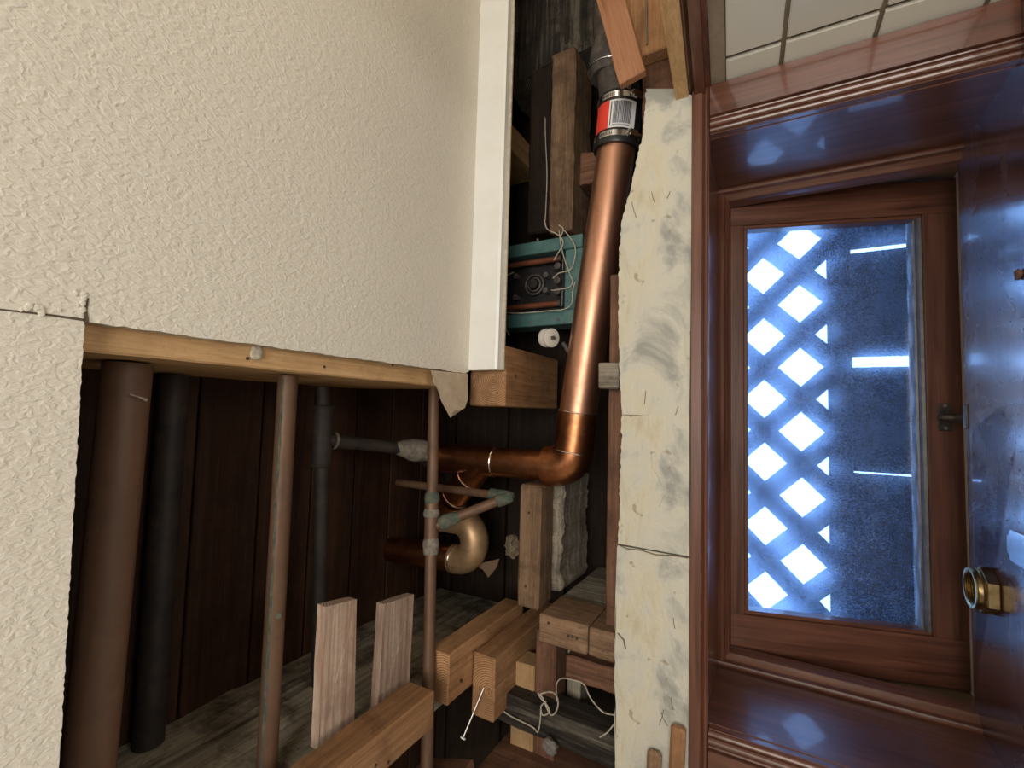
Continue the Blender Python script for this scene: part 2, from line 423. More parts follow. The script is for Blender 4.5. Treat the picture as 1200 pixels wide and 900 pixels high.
for (t0, t1) in rows_t:
    for (z0, z1) in cols_z:
        bm = wall_prism(t0, t1, z0, z1, -.006, .0)
        bmesh.ops.bevel(bm, geom=[e for e in bm.edges if e.calc_face_angle(0) > .5], offset=.0012, segments=2, affect='EDGES')
        finish('tile', bm, M_('tile'), rw, smooth=True, angle=60)
# varnished bead and wood strip that cap the tiles on the side wall
bm = wall_prism(-.002, .9, 2.019, 2.043, -.03, .012)
bmesh.ops.bevel(bm, geom=[e for e in bm.edges if e.calc_face_angle(0) > .5], offset=.006, segments=3, affect='EDGES')
struct(finish('trim_1', bm, varnish('y'), smooth=True, angle=60))
struct(finish('trim_2', wall_prism(.0, .9, 2.002, 2.0185, -.03, -.001), GROUT))

# ceiling: textured drywall with the square-cut opening
HX, HY = .056, .139
t = .0127
cut1 = jag((HX+.004, .61, CZ), (HX, HY, CZ), 80, .0006, 'xy')+[Vector((HX, HY, CZ))]
cut1 = [Vector((HX+.008, YW, CZ))]+cut1+[Vector((HX, -1.9, CZ))]
cut2 = [Vector((HX, HY, CZ))]+jag((HX-.001, HY, CZ), (-1.35, HY+.03, CZ), 500, .0004, 'xy')[1:]+[Vector((-1.35, HY+.03, CZ))]
def strip_slab(bm, near, far):
    d = Vector((0, 0, t)); n = len(near)
    A = [[bm.verts.new(p+q) for p in near] for q in (Vector(), d)]; B = [[bm.verts.new(p+q) for p in far] for q in (Vector(), d)]
    for i in range(n-1):
        bm.faces.new((A[0][i], A[0][i+1], B[0][i+1], B[0][i])); bm.faces.new((A[1][i], A[1][i+1], B[1][i+1], B[1][i]))
        bm.faces.new((A[0][i], A[0][i+1], A[1][i+1], A[1][i]))
ce = bmesh.new()
strip_slab(ce, cut1, [Vector((1.0, p.y, CZ)) for p in cut1])
strip_slab(ce, cut2, [Vector((p.x, -1.9, CZ)) for p in cut2])
bmesh.ops.recalc_face_normals(ce, faces=ce.faces)
# cut edge faces show raw gypsum
ceil = finish('ceiling', ce, [M_('ceil'), GYP], origin=(0, 0, CZ))
for p in ceil.data.polygons:
    if abs(p.normal.z) < .3: p.material_index = 1
struct(ceil)
# saw kerfs overrun the corner of the opening
def kerf(pts, w, name='saw_cut'):
    bm = bmesh.new()
    n = len(pts); L = []; 
    for i, p in enumerate(pts):
        p = Vector(p); d = (Vector(pts[min(i+1, n-1)])-Vector(pts[max(i-1, 0)])).normalized(); s = Vector((-d.y, d.x, 0))
        ww = w*(1-.75*i/(n-1)); L.append((bm.verts.new(p+s*ww), bm.verts.new(p-s*ww)))
    for a, b in zip(L, L[1:]): bm.faces.new((a[0], a[1], b[1], b[0]))
    o = finish(name, bm, flat('kerf_dirt', (.10, .07, .045), .9), ceil); return o
z_ = CZ-.0004
kerf([(HX+.001, .139, z_), (HX+.001, .120, z_), (HX-.0, .098, z_), (HX-.003, .06, z_), (HX-.004, -.02, z_)], .0009)
kerf([(HX, HY+.001, z_), (HX+.008, HY, z_), (HX+.017, HY+.001, z_)], .0016)
bm = bmesh.new()
for i in range(16):   # crumbs of paint thrown up along the cut
    a = random.random(); 
    c = Vector((HX+.003+random.uniform(-.002, .003), HY-.004-.03*a, CZ-.0005)) if i % 2 else Vector((HX+.020-.016*a, HY-.003+random.uniform(-.003, .002), CZ-.0005))
    bmesh.ops.create_icosphere(bm, subdivisions=1, radius=random.uniform(.0008, .0024), matrix=Matrix.Translation(c) @ Matrix.Diagonal((1.3, 1, .5, 1)))
pc = finish('paint_crumbs', bm, M_('ceil'), ceil, smooth=True); pc['kind'] = 'stuff'

# white painted head strip at the top of the window wall
prof = [(YW-.002, CZ), (YW-.004, CZ-.05), (YW-.002, CZ-.054), (YW+.010, CZ-.054), (YW+.010, CZ)]
bm = bmesh.new()
a = [bm.verts.new((.0655, y, z)) for y, z in prof]; b = [bm.verts.new((.96, y, z)) for y, z in prof]
for i in range(5): bm.faces.new((a[i], a[(i+1) % 5], b[(i+1) % 5], b[i]))
bm.faces.new(a[::-1]); bm.faces.new(b); bmesh.ops.recalc_face_normals(bm, faces=bm.faces)
st = struct(finish('trim_3', bm, TRIMW))
jb = finish('drywall_backing', box_bm((.066, YW+.0102, CZ-.058), (.96, YW+.013, CZ+.005), 0), GYP, st)
# corner coat where the ceiling paint rolls into the strip
# subfloor and joists above the opening
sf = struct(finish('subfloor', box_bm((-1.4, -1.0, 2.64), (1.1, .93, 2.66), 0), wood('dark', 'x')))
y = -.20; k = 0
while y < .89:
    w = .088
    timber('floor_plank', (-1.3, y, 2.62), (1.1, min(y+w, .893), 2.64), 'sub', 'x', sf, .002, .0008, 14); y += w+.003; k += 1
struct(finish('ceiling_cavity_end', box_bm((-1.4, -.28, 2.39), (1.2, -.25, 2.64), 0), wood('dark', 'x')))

# plaster above the window head: three broken slabs
YP = .606
wallp = thing('window_head_plaster', (0, YP, 2.09), 'cream and grey old skim plaster strip with ragged edge beside brown window casing', 'plaster')
def plaster_piece(L, R_, y0):
    # L: left (upper) ragged edge px, R_: right edge px going back
    pts = []
    for (a, b) in zip(L, L[1:]):
        pts += jag(at(*a, 'y', y0), at(*b, 'y', y0), 16, .0013, 'xz')
    pts.append(at(*L[-1], 'y', y0))
    for r in R_: pts.append(at(*r, 'y', y0))
    o = finish('plaster_slab', prism_bm(pts, (0, .015, 0)), M_('plaster'), wallp)
    return o
plaster_piece([(757, 104), (754, 152), (741, 213), (728, 262), (725, 310), (725, 400), (729, 487)], [(808, 487), (810, 300), (812, 112), (790, 104)], YP)
plaster_piece([(729, 487), (727, 560), (724, 637)], [(808, 652), (808, 486)], YP-.0015)
plaster_piece([(724, 639), (722, 700), (720, 790), (722, 900), (722, 960)], [(806, 960), (807, 800), (808, 654)], YP-.0005)
# cracks in the plaster, a thread-thin dark joint
def crack(pxs, name='crack', w=.0007, y0=YP-.0018, col=(.16, .11, .07)):
    bm = tube_bm([at(*p, 'y', y0+.0007) for p in pxs], w, 5)
    return finish(name, bm, flat('crack_dirt', col, .9), wallp)
crack([(723, 638), (735, 643), (752, 645), (768, 650), (790, 651), (806, 654)])
crack([(763, 530), (765, 548), (772, 560), (776, 570), (786, 574), (778, 582), (772, 594)], w=.0005)
crack([(724, 742), (731, 750), (733, 760)], w=.0011)
crack([(729, 486), (760, 487), (806, 488)], w=.0004)
for i in range(9):
    x = random.uniform(738, 800); yy = random.uniform(150, 880); dx = random.uniform(-6, 8); dy = random.uniform(8, 26)
    crack([(x, yy), (x+dx*.4, yy+dy*.5), (x+dx, yy+dy)], w=.0004, name='scratch')

# ================================================================ WINDOW (casing, jambs, sill, sash)
X0, X1, ZH, ZS = -.357, .352, 2.024, 1.742
win = struct(finish('window_1', box_bm((X1, .6205, ZS-.03), (X1+.03, .80, ZH+.002), .0), varnish('z')))
wl = WLOC['window_1']
finish('jamb', box_bm((X0-.03, .6205, ZS-.03), (X0, .80, ZH+.002), 0), varnish('z'), win)
finish('head_jamb', box_bm((X0-.03, .6205, ZH), (X1+.03, .82, ZH+.007), 0), varnish('x'), win)
# casing boards with stepped inner moulding
def extr(name, prof, axis, a, b, mat, parent):
    """prof: list of (u,v) in the two other axes; extruded along axis a..b (mitred by callable a/b of u)"""
    bm = bmesh.new()
    def pt(u, v, s):
        return (s, v, u) if axis == 'x' else (u, v, s)
    A = [bm.verts.new(pt(u, v, a(u) if callable(a) else a)) for u, v in prof]
    B = [bm.verts.new(pt(u, v, b(u) if callable(b) else b)) for u, v in prof]
    n = len(prof)
    for i in range(n): bm.faces.new((A[i], A[(i+1) % n], B[(i+1) % n], B[i]))
    bm.faces.new(A[::-1]); bm.faces.new(B); bmesh.ops.recalc_face_normals(bm, faces=bm.faces)
    return finish(name, bm, mat, parent, smooth=True, angle=25)
def bead(c, v, r, n=6, s=1):   # half-round points bulging to -y
    return [(c-s*r*math.cos(math.pi*i/n), v-r*math.sin(math.pi*i/n)) for i in range(n+1)]
def casing_prof(u0, s, width):  # from inner edge u0 outward (s=+1/-1)
    base = .607
    p = [(u0, .6205)]
    p += [(u0, base+.004)]
    for (c, r) in ((.0045, .0035), (.0125, .0042), (.0195, .0022)):
        p += [(u0+s*(c-r*math.cos(math.pi*i/6)), base+.003-r*1.1*math.sin(math.pi*i/6)) for i in range(7)]
    p += [(u0+s*.0225, base-.0015), (u0+s*(width-.002), base-.0015), (u0+s*width, base+.001), (u0+s*width, .6205)]
    return p
extr('casing', casing_prof(X1+.001, 1, .063), 'z', ZS-.14, 2.0185, varnish('z'), win)
extr('casing', casing_prof(X0-.001, -1, .063), 'z', ZS-.14, 2.0185, varnish('z'), win)
hp = [(2.0195-.0, .6205), (2.0195, .608)] + [(2.0225-.0022*math.cos(math.pi*i/6), .6075-.003*math.sin(math.pi*i/6)) for i in range(7)] \
     + [(2.0265, .606), (2.0270, .6035), (2.0385, .6035), (2.0395, .6045), (2.0395, .6205)]
extr('casing', hp, 'x', X0-.068, X1+.065, varnish('x'), win)
# stops in front of the sash
sp_ = lambda u0, s: [(u0, .80), (u0, .766)] + [(u0-s*(.0015+.003-.003*math.cos(math.pi*i/5)), .765-.002*math.sin(math.pi*i/5)) for i in range(6)] + [(u0-s*.0085, .770), (u0-s*.010, .772), (u0-s*.0165, .776), (u0-s*.018, .780), (u0-s*.018, .80)]
extr('stop', sp_(X1, 1), 'z', ZS-.02, ZH, varnish('z'), win)
extr('stop', sp_(X0, -1), 'z', ZS-.02, ZH, varnish('z'), win)
extr('stop', [(ZH, .80), (ZH, .768), (ZH-.004, .766), (ZH-.008, .768), (ZH-.009, .772), (ZH-.014, .776), (ZH-.015, .80)], 'x', X0, X1, varnish('x'), win)
# outer frame liner that meets the swung sash
for xx in ((X1+.009, X1+.03), (X0-.03, X0-.006)):
    finish('outer_jamb', box_bm((xx[0], .80, ZS-.06), (xx[1], .905, ZH+.01), 0), flat('raw_jamb_wood', (.17, .11, .06), .6, 0, 0, (.24, .16, .09), 30), win)
finish('head_stop', box_bm((X0-.03, .82, ZH-.004), (X1+.03, .90, ZH+.02), 0), varnish('x'), win)
# sill: long deep board, worn wet varnish
sillp = [(ZS, YW-.045), (ZS, .790), (ZS-.004, .793), (ZS-.05, .793), (ZS-.05, .621), (ZS-.022, .621), (ZS-.022, YW-.045), (ZS-.016, YW-.052), (ZS-.006, YW-.052)]
finish_s = extr('sill', sillp, 'x', X0-.085, X1+.085, M_('sill'), win)
finish('outer_sill', box_bm((X0-.05, .793, ZS-.06), (X1+.05, .90, ZS-.045), 0), flat('weathered_sill', (.12, .09, .07), .8), win)

# sash, hinged at its head and pushed open at the foot
TH = math.radians(15.5)
sash = thing('awning_sash', (0, .800, 2.020), 'brown wooden awning sash with dusty glass pane, pushed slightly open', 'window sash')
GX0, GX1 = -.288, .300; Y0, Y1 = .800, .824; Zt = 2.020
SX0, SX1 = -.360, .357
Zg1, Zg0, Zb = Zt-.036, Zt-.2600, Zt-.322
finish('top_rail', box_bm((GX0-.006, Y0, Zg1+.006), (GX1+.006, Y1, Zt), .001), varnish('x'), sash)
finish('bottom_rail', box_bm((GX0-.006, Y0, Zb), (GX1+.006, Y1, Zg0-.010), .001), varnish('x'), sash)
finish('stile', box_bm((GX1+.006, Y0, Zb), (SX1, Y1, Zt), .001), varnish('z'), sash)
finish('stile', box_bm((SX0, Y0, Zb), (GX0-.006, Y1, Zt), .001), varnish('z'), sash)
pale = flat('old_glazing_bead', (.05, .042, .045), .35, 0, .5, (.10, .085, .085), 50, .3, 90)
finish('glazing_bead', box_bm((GX0, Y0+.003, Zg1), (GX1, Y1, Zg1+.006), .001), varnish('x'), sash)
finish('glazing_bead', box_bm((GX0-.006, Y0+.003, Zg0-.010), (GX0, Y1, Zg1+.006), .001), varnish('z'), sash)
finish('glazing_bead', box_bm((GX1, Y0+.003, Zg0-.010), (GX1+.006, Y1, Zg1+.006), .001), varnish('z'), sash)
extr('glazing_bead', [(Zg0, Y0+.018), (Zg0-.001, Y0+.009), (Zg0-.003, Y0+.008), (Zg0-.004, Y0+.0015), (Zg0-.007, Y0-.0005), (Zg0-.0095, Y0+.002), (Zg0-.0105, Y0+.002), (Zg0-.0105, Y1), (Zg0, Y1)], 'x', GX0, GX1, pale, sash)
finish('glass_pane', box_bm((GX0-.003, Y0+.019, Zg0-.003), (GX1+.003, Y0+.0215, Zg1+.003), 0), M_('glass'), sash)
# latch on the bottom rail
lz = Zt-.289
lp = finish('latch_plate', box_bm((-.009, Y0-.0025, lz-.008), (.030, Y0, lz+.008), .0008), LATCHM, sash)
tube('latch_lever', [(.010, Y0-.003, lz+.008), (.010, Y0-.011, lz+.001), (.009, Y0-.014, lz-.012), (.008, Y0-.012, lz-.026)], [.0035, .0055, .0065, .003], LATCHM, lp, 12)
tube('latch_post', [(.011, Y0, lz), (.011, Y0-.012, lz)], .0055, LATCHM, lp, 12)
for dx in (-.005, .0265): tube('screw', [(dx, Y0-.001, lz), (dx, Y0-.0036, lz)], .0022, NAILM, lp, 10)
sash.rotation_euler = (TH, 0, 0)
keeper = finish('latch_keeper', box_bm((-.004, .781, ZS+.0), (.026, .7915, ZS+.002), .001), LATCHM)
tag(keeper, 'small dark metal latch keeper on the sill edge below the latch', 'latch')

# ================================================================ OUTSIDE: lattice-topped fence
struct(finish('ground', box_bm((-6, .93, -.1), (6, 8, 0), 0), flat('ground_soil', (.10, .085, .06), .9, 0, 0, (.07, .09, .04), 5)))
fence = thing('lattice_fence', (0, 1.05, 0), 'weathered board fence topped with diagonal lattice outside the window', 'fence')
LY = 1.05; ph = .124; sw = .0345
LZ0, LZ1 = 1.862, 2.75; LX0, LX1 = -1.1, 1.1
def clip_slat(c0, sgn, y0, y1):
    # diagonal line x*sgn + z = c0 ; strip half width
    bm = bmesh.new()
    L = 4; d = Vector((-sgn, 0, 1)).normalized(); n = Vector((sgn, 0, 1)).normalized()
    base = Vector((sgn*c0/2, 0, c0/2))
    P4 = [base-d*L-n*sw/2, base+d*L-n*sw/2, base+d*L+n*sw/2, base-d*L+n*sw/2]
    a = [bm.verts.new((p.x, y0, p.z)) for p in P4]; b = [bm.verts.new((p.x, y1, p.z)) for p in P4]
    bm.faces.new(a); bm.faces.new(b[::-1])
    for i in range(4): bm.faces.new((a[i], b[i], b[(i+1) % 4], a[(i+1) % 4]))
    for co, no in (((0, 0, LZ0-.01), (0, 0, -1)), ((0, 0, LZ1), (0, 0, 1)), ((LX0, 0, 0), (-1, 0, 0)), ((LX1, 0, 0), (1, 0, 0))):
        g = bmesh.ops.bisect_plane(bm, geom=bm.verts[:]+bm.edges[:]+bm.faces[:], plane_co=co, plane_no=no, clear_outer=True)
        eds = [e for e in g['geom_cut'] if isinstance(e, bmesh.types.BMEdge)]
        if eds: bmesh.ops.holes_fill(bm, edges=eds)
    if len(bm.faces) < 4: bm.free(); return None
    bmesh.ops.recalc_face_normals(bm, faces=bm.faces)
    return bm
# diamond hole centres at x = .289+k*.1248, z=1.968 ; slats run half-way between
hx, hz = .289, 1.968
for sgn, (ya, yb) in ((1, (LY, LY+.007)), (-1, (LY+.007, LY+.014))):
    c_hole = hx*sgn+hz
    for k in range(-24, 25):
        c0 = c_hole + (k+.5)*ph
        bm = clip_slat(c0, sgn, ya, yb)
        if bm: finish('lattice_slat', bm, wood('fence', 'x'), fence)
timber('rail', (LX0, LY-.022, 1.828), (LX1, LY-.001, 1.864), 'fence', 'x', fence)
timber('top_rail', (LX0, LY-.02, LZ1-.02), (LX1, LY+.03, LZ1+.03), 'fence', 'x', fence)
gaps = [(.525, .004), (.318, .011), (.110, .020), (-.0905, .004), (-.30, .002), (-.505, .006)]
xs = sorted(gaps); prev = LX0
for gx, gw in xs+[(LX1, 0)]:
    timber('fence_board', (prev, LY, .05), (gx-gw/2, LY+.018, 1.829), 'fence', 'z', fence, .001, .0002, 4); prev = gx+gw/2
for px_ in (LX0, LX1): timber('post', (px_-.045, LY-.02, 0), (px_+.045, LY+.07, LZ1+.03), 'fence', 'z', fence, .003, .001)

# ================================================================ CAVITY TIMBERS
def T(lo, hi, kind, axis, label, name='timber', cat='timber', **k):
    return tag(timber(name, lo, hi, kind, axis, **k), label, cat)
JA = T((.036, -.25, 2.390), (.085, .632, 2.62), 'pale', 'y', 'pale tan ceiling joist whose underside edges the square ceiling opening', 'joist', 'joist', seg=24, rough=.001)
blob = at(300, 414, 'z', 2.389)
bm = bmesh.new(); bmesh.ops.create_icosphere(bm, subdivisions=3, radius=.0075, matrix=Matrix.Translation(blob) @ Matrix.Diagonal((1, .9, .35, 1)))
for v in bm.verts: v.co += noise.noise_vector(v.co*300)*.0016
finish('compound_blob', bm, flat('joint_compound', (.66, .60, .48), .8, 0, 0, (.4, .35, .26), 90, .6, 160), JA, smooth=True, angle=180)
for p in ((290, 420), (460, 428), (515, 441), (380, 430)):
    nail_hole('nail_head', at(*p, 'z', 2.390), .0016, JA, (0, 0, -1))
T((-.455, -.25, 2.402), (-.402, .885, 2.62), 'paint', 'y', 'old joist with flaking whitish paint on its side, behind the two upright lath pieces', 'joist', 'joist', seg=40, rough=.003)
T((.506, .2, 2.390), (.556, .885, 2.62), 'pale', 'y', 'brown joist crossing above the weathered plates at upper part of the slot', 'joist', 'joist', seg=20)
OB = T((-.412, .12, 2.340), (-.366, .512, 2.384), 'fir', 'y', 'orange fir furring block under the white-painted joist, at bottom edge', 'furring_block', 'timber', seg=16)
for p in ((455, 893), (440, 897)): nail_hole('nail_hole', at(*p, 'z', 2.340), .0022, OB, (0, 0, -1))
B1 = T((-.466, .632, 2.320), (-.372, .872, 2.361), 'fir', 'y', 'short fir block with ringed end grain and a nail sticking out', 'blocking', 'timber', bev=.0022)
# nail sticking out of B1
n0 = at(567, 806, 'y', .632); n1 = Vector((-.478, .600, 2.352))
nl = tag(tube('nail', [n0, n0.lerp(n1, .9), n1], .0013, NAILM, None, 8), 'white-headed nail poking from end of ringed fir block', 'nail')
finish('nail_head', tube_bm([n1, n1+(n1-n0).normalized()*.0018], .0042, 12), WHITEL, nl)
B0 = T((-.424, .572, 2.362), (-.352, .80, 2.400), 'fir', 'y', 'orange fir block behind the thin water pipe, beside ringed block', 'blocking', 'timber')
nail_hole('nail_hole', at(540, 798, 'y', .572), .0024, B0, (0, -1, 0))
U = T((-.299, .660, 2.264), (-.112, .708, 2.301), 'old', 'x', 'short upright tan block with two nail holes below the copper elbow', 'blocking', 'timber', bev=.003)
for p in ((620, 601), (616, 687)): nail_hole('nail_hole', at(*p, 'y', .660), .0022, U, (0, -1, 0))
T((-.288, .712, 2.249), (-.106, .83, 2.302), 'grey', 'x', 'furrowed grey weathered stud beside the upright tan block', 'weathered_stud', 'stud', seg=40, rough=.006, bev=.004)
T((-.305, .705, 2.135), (-.288, .885, 2.246), 'white', 'z', 'pale grey weathered board lying behind the split tan block', 'weathered_board', 'board', rough=.002)
H1 = T((-.322, .620, 2.1715), (-.284, .700, 2.244), 'old', 'z', 'larger half of split tan block with nail scars', 'split_block', 'timber', rough=.001)
for p in ((643, 730), (666, 745), (676, 748), (671, 746)): nail_hole('nail_scar', at(*p, 'y', .620), .0022, H1, (0, -1, 0))
T((-.322, .6205, 2.127), (-.2845, .700, 2.170), 'old', 'z', 'smaller half of split tan block against the plaster edge', 'split_block', 'timber', rough=.0014)
T((-.384, .660, 2.127), (-.350, .735, 2.218), 'red', 'z', 'scarred reddish block under the split tan block', 'blocking', 'timber', rough=.0015)
T((-.56, .700, 2.2505), (-.345, .745, 2.286), 'red', 'x', 'dark reddish stud end just under the fir blocks', 'stud', 'stud')
T((-.56, .700, 2.287), (-.405, .742, 2.328), 'pale', 'x', 'yellowish stud end beside the dark reddish one', 'stud', 'stud')
T((-.50, .742, 2.225), (-.32, .775, 2.248), 'white', 'x', 'narrow whitish strip behind the tangled wire', 'strip', 'strip', rough=.0015)
obox('dark_beam', (-.462, .695, 2.36), (-.470, .695, 2.09), .05, .045, (1, 0, 0), wood('char', 'x'), rough=.002)
tag(bpy.data.objects['dark_beam'], 'sooty dark beam across the bottom of slot under the wires', 'beam')
T((-.60, .62, 2.09), (-.535, .80, 2.345), 'red', 'z', 'brown plank at the very bottom under the sooty beam', 'plank', 'plank')
PE = tag(obox('block_end', (-.545, .565, 2.415), (-.520, .57, 2.33), .07, .03, (1, 0, 0), wood('red', 'x')), 'reddish block end with white smear at bottom edge', 'timber')
bm = bmesh.new(); bmesh.ops.create_icosphere(bm, subdivisions=2, radius=.009, matrix=Matrix.Translation((-.5225, .545, 2.395)) @ Matrix.Diagonal((.22, .9, 1, 1)))
finish('white_smear', bm, WHITEL, PE, smooth=True)
# block over the strip end
BK = T((.009, .640, 2.321), (.106, .845, 2.389), 'fir', 'y', 'orange fir block with two nails beside the end of white trim', 'blocking', 'timber', bev=.002)
for p in ((604, 441), (623, 443)): nail_hole('nail_head', at(*p, 'z', 2.321), .003, BK, (0, 0, -1), RUST)
P1 = T((.32, .742, 2.256), (.655, .83, 2.3015), 'old', 'x', 'split weathered timber left of copper pipe, above the teal box', 'weathered_plate', 'timber', seg=26, rough=.0028, bev=.003)
T((.33, .752, 2.304), (.645, .83, 2.350), 'dark', 'x', 'dark weathered timber behind the split one, near the white trim', 'weathered_plate', 'timber', seg=20, rough=.002, bev=.003)
T((.41, .77, 2.205), (.468, .845, 2.2535), 'red', 'z', 'rough reddish cross piece between weathered timber and black coupling', 'cross_piece', 'timber', rough=.003)
# black rough mass at the top
bm = bmesh.new()
pl = [at(596, -60, 'y', .775), at(596, 108, 'y', .775), at(625, 86, 'y', .775), at(652, 68, 'y', .775), at(690, 55, 'y', .775), at(718, 25, 'y', .775), at(722, -60, 'y', .775)]
bm = prism_bm(pl, (0, .10, 0)); bmesh.ops.subdivide_edges(bm, edges=bm.edges[:], cuts=4, use_grid_fill=True)
for v in bm.verts: v.co += noise.noise_vector(v.co*30)*.006+noise.noise_vector(v.co*110)*.003
tag(finish('charred_block', bm, wood('char', 'x'), smooth=True, angle=60), 'large blackened rough block in the top corner behind the white trim', 'timber')
ST = tag(obox('scrap_stick', (.66, .596, 2.166), (.4475, .598, 2.113), .012, .036, (0, 0, 1), wood('oak', 'x'), bev=.001), 'reddish oak scrap stick leaning across the dark iron pipe', 'stick')
BB = T((.505, .632, 2.062), (.80, .655, 2.135), 'fir', 'x', 'smooth brown board with a long nail behind the oak stick', 'board', 'board')
tube('long_nail', [at(757, 0, 'y', .629), at(758, 52, 'y', .629)], .0012, NAILM, BB, 8); 
T((.40, .655, 2.05), (.62, .70, 2.115), 'red', 'x', 'dark reddish timber just above the plaster, beneath brown board', 'timber', 'timber', rough=.001)
YL = tag(finish('lath_strip', prism_bm([wp(-.0, 2.0445, .0), wp(.5, 2.0445, .0), wp(.5, 2.072, .0), wp(-.0, 2.060, .0)], WN*.010), wood('pale', 'y')), 'yellowish wood strip standing beside the varnished trim at the top', 'strip')
T((-.30, .643, 2.128), (.20, .660, 2.1545), 'red', 'x', 'long thin brown furring strip behind the plaster edge', 'furring_strip', 'strip', seg=30)
T((.036, .620, 2.1335), (.072, .6425, 2.162), 'grey', 'z', 'small grey end of lath sticking out beside plaster edge', 'lath_end', 'lath', rough=.001)
tag(obox('scrap_strip', at(795, 851, 'y', .595), at(789, 1000, 'y', .595), .012, .0165, (0, 0, 1), wood('fir', 'x'), bev=.003), 'short orange scrap strip at bottom against the window casing', 'strip')
tag(obox('scrap_strip', at(767, 881, 'y', .597), at(764, 1000, 'y', .597), .010, .0165, (0, 0, 1), wood('old', 'x'), bev=.003), 'small greyish scrap strip beside the orange one at bottom', 'strip')
# two lath remnants
for (pa, pb, pc_, pd, lab) in (((381, 711), (418, 702), (414, 872), (373, 880), 'wider whitish-pink lath remnant standing before the painted joist'),
                              ((450, 708), (485, 697), (479, 820), (442, 840), 'narrower whitish-pink lath remnant nearer the thin water pipe')):
    zz = 2.400
    q = [at(*p, 'z', zz) for p in (pa, pb, pc_, pd)]
    bm = prism_bm(q, (0, 0, .013)); bmesh.ops.subdivide_edges(bm, edges=[e for e in bm.edges if e.calc_length() > .03], cuts=6)
    for v in bm.verts: v.co += noise.noise_vector(v.co*60)*.0009
    tag(finish('lath_piece', bm, wood('lath', 'x')), lab, 'lath')
# debris wood behind: mass left of upright block
bm = bmesh.new(); bmesh.ops.create_icosphere(bm, subdivisions=3, radius=.012, matrix=Matrix.Translation(at(601, 640, 'y', .70)) @ Matrix.Diagonal((1.6, 1, .9, 1)))
for v in bm.verts: v.co += noise.noise_vector(v.co*120)*.007
tag(finish('insulation_tuft', bm, flat('brown_tuft', (.20, .15, .10), .9, 0, 0, (.10, .075, .05), 90, .5, 150), smooth=True), 'ragged tuft of debris clinging left of the upright tan block', 'debris')

# torn paper flap
fp = [(506, 434), (548, 438), (546, 452), (545, 468), (540, 478), (532, 481), (527, 480), (522, 489), (514, 470), (511, 455), (508, 450)]
bm = prism_bm([at(*p, 'z', CZ-.002) for p in fp], (0, 0, .0014))
for v in bm.verts:
    dd = max(0, (.056-v.co.x)); v.co.z -= dd*.15
fl = tag(finish('paper_flap', bm, PAPER), 'torn hanging flap of drywall paper at the edge of ceiling opening', 'paper')

# ================================================================ WATER PIPES IN THE JOIST BAY
bp = thing('vertical_pipe', (-.2, .19, 2.45), 'thick brown pipe nearest the left cut edge of the ceiling opening', 'pipe')
tube('pipe_run', line((.034, .197, 2.455), (-.40, .188, 2.45), 6), .0185, IRONB, bp, 28)
tube('speck', [at(152, 462, 'z', 2.43), at(165, 466, 'z', 2.43), at(172, 469, 'z', 2.43)], [.0006, .0008, .0016], WIRE, bp, 6)
mp = thing('vertical_pipe', (-.2, .335, 2.43), 'slim tan copper pipe with green seam, middle of the ceiling opening', 'pipe')
tube('pipe_run', line((.034, .338, 2.43), (-.40, .339, 2.43), 8), .0105, OLDP, mp, 24)
tube('green_seam', line((.03, .3292, 2.4257), (-.40, .3303, 2.4257), 30), [.0012+.0009*random.random() for _ in range(31)], VERD, mp, 8, rough=.0004)
tube('green_spot', [at(326, 722, 'z', 2.4215), at(326, 722, 'z', 2.4185)], .003, VERD, mp, 10)
bd = thing('background_pipe', (-.2, .33, 2.56), 'black pipe deep in the shade between thick brown and slim copper pipes', 'pipe')
tube('pipe_run', line((.034, .30, 2.595), (-.40, .30, 2.595), 3), .016, DARKP, bd, 20)

# thin pipe with corroded tee, branch and elbow
tp = thing('thin_water_pipe', (-.2, .575, 2.40), 'thin copper water pipe with green corroded tee and bent branch', 'pipe')
pa = Vector((.034, .604, 2.434)); pb = Vector((-.505, .545, 2.374))
def tpp(py):   # point of the run seen at photo row py
    best = None
    for i in range(401):
        p = pa.lerp(pb, i/400); q = p-Vector((0, 0, ZC)); d = RX*q.x+RY*q.y+RZ*q.z
        yy = 450-F*d.y/-d.z
        if best is None or abs(yy-py) < best[0]: best = (abs(yy-py), p)
    return best[1]
tube('pipe_run', line(pa, pb, 6), .0088, OLDP, tp, 22)
def crust(y0, y1, r0, r1, mat, name):
    a, b = tpp(y0), tpp(y1)
    tube(name, line(a, b, 8), [r0+(r1-r0)*math.sin(math.pi*i/8)+random.uniform(-.0004, .0004) for i in range(9)], mat, tp, 20, rough=.0009)
tube('tee_body', line(tpp(590), tpp(646), 6), .0108, OLDP, tp, 22)
crust(576, 594, .0095, .0118, VERD, 'corroded_joint'); crust(596, 606, .0105, .0122, CRUST, 'corroded_joint')
crust(630, 650, .0100, .0124, CRUST, 'corroded_joint')
tb = tpp(618); ec = Vector((-.134, .66, 2.321)); ef = Vector((-.134, .66, 2.555))
arm0 = tb; 
tube('branch_arm', line(tb, ec, 5), .0078, OLDP, tp, 18)
q0, q1 = tb.lerp(ec, .10), tb.lerp(ec, .34)
tube('corroded_joint', line(q0, q1, 6), [.0098, .0108, .0112, .0108, .0102, .0096, .0086], VERD, tp, 18, rough=.001)
tube('corroded_joint', smooth_path([tb.lerp(ec, .84), ec+Vector((.0, .0, -.001)), ec+Vector((0, 0, .034))], 6), .0094, VERD, tp, 18, rough=.0012)
tube('branch_return', line(ec, ef, 4), .0066, OLDP, tp, 18)

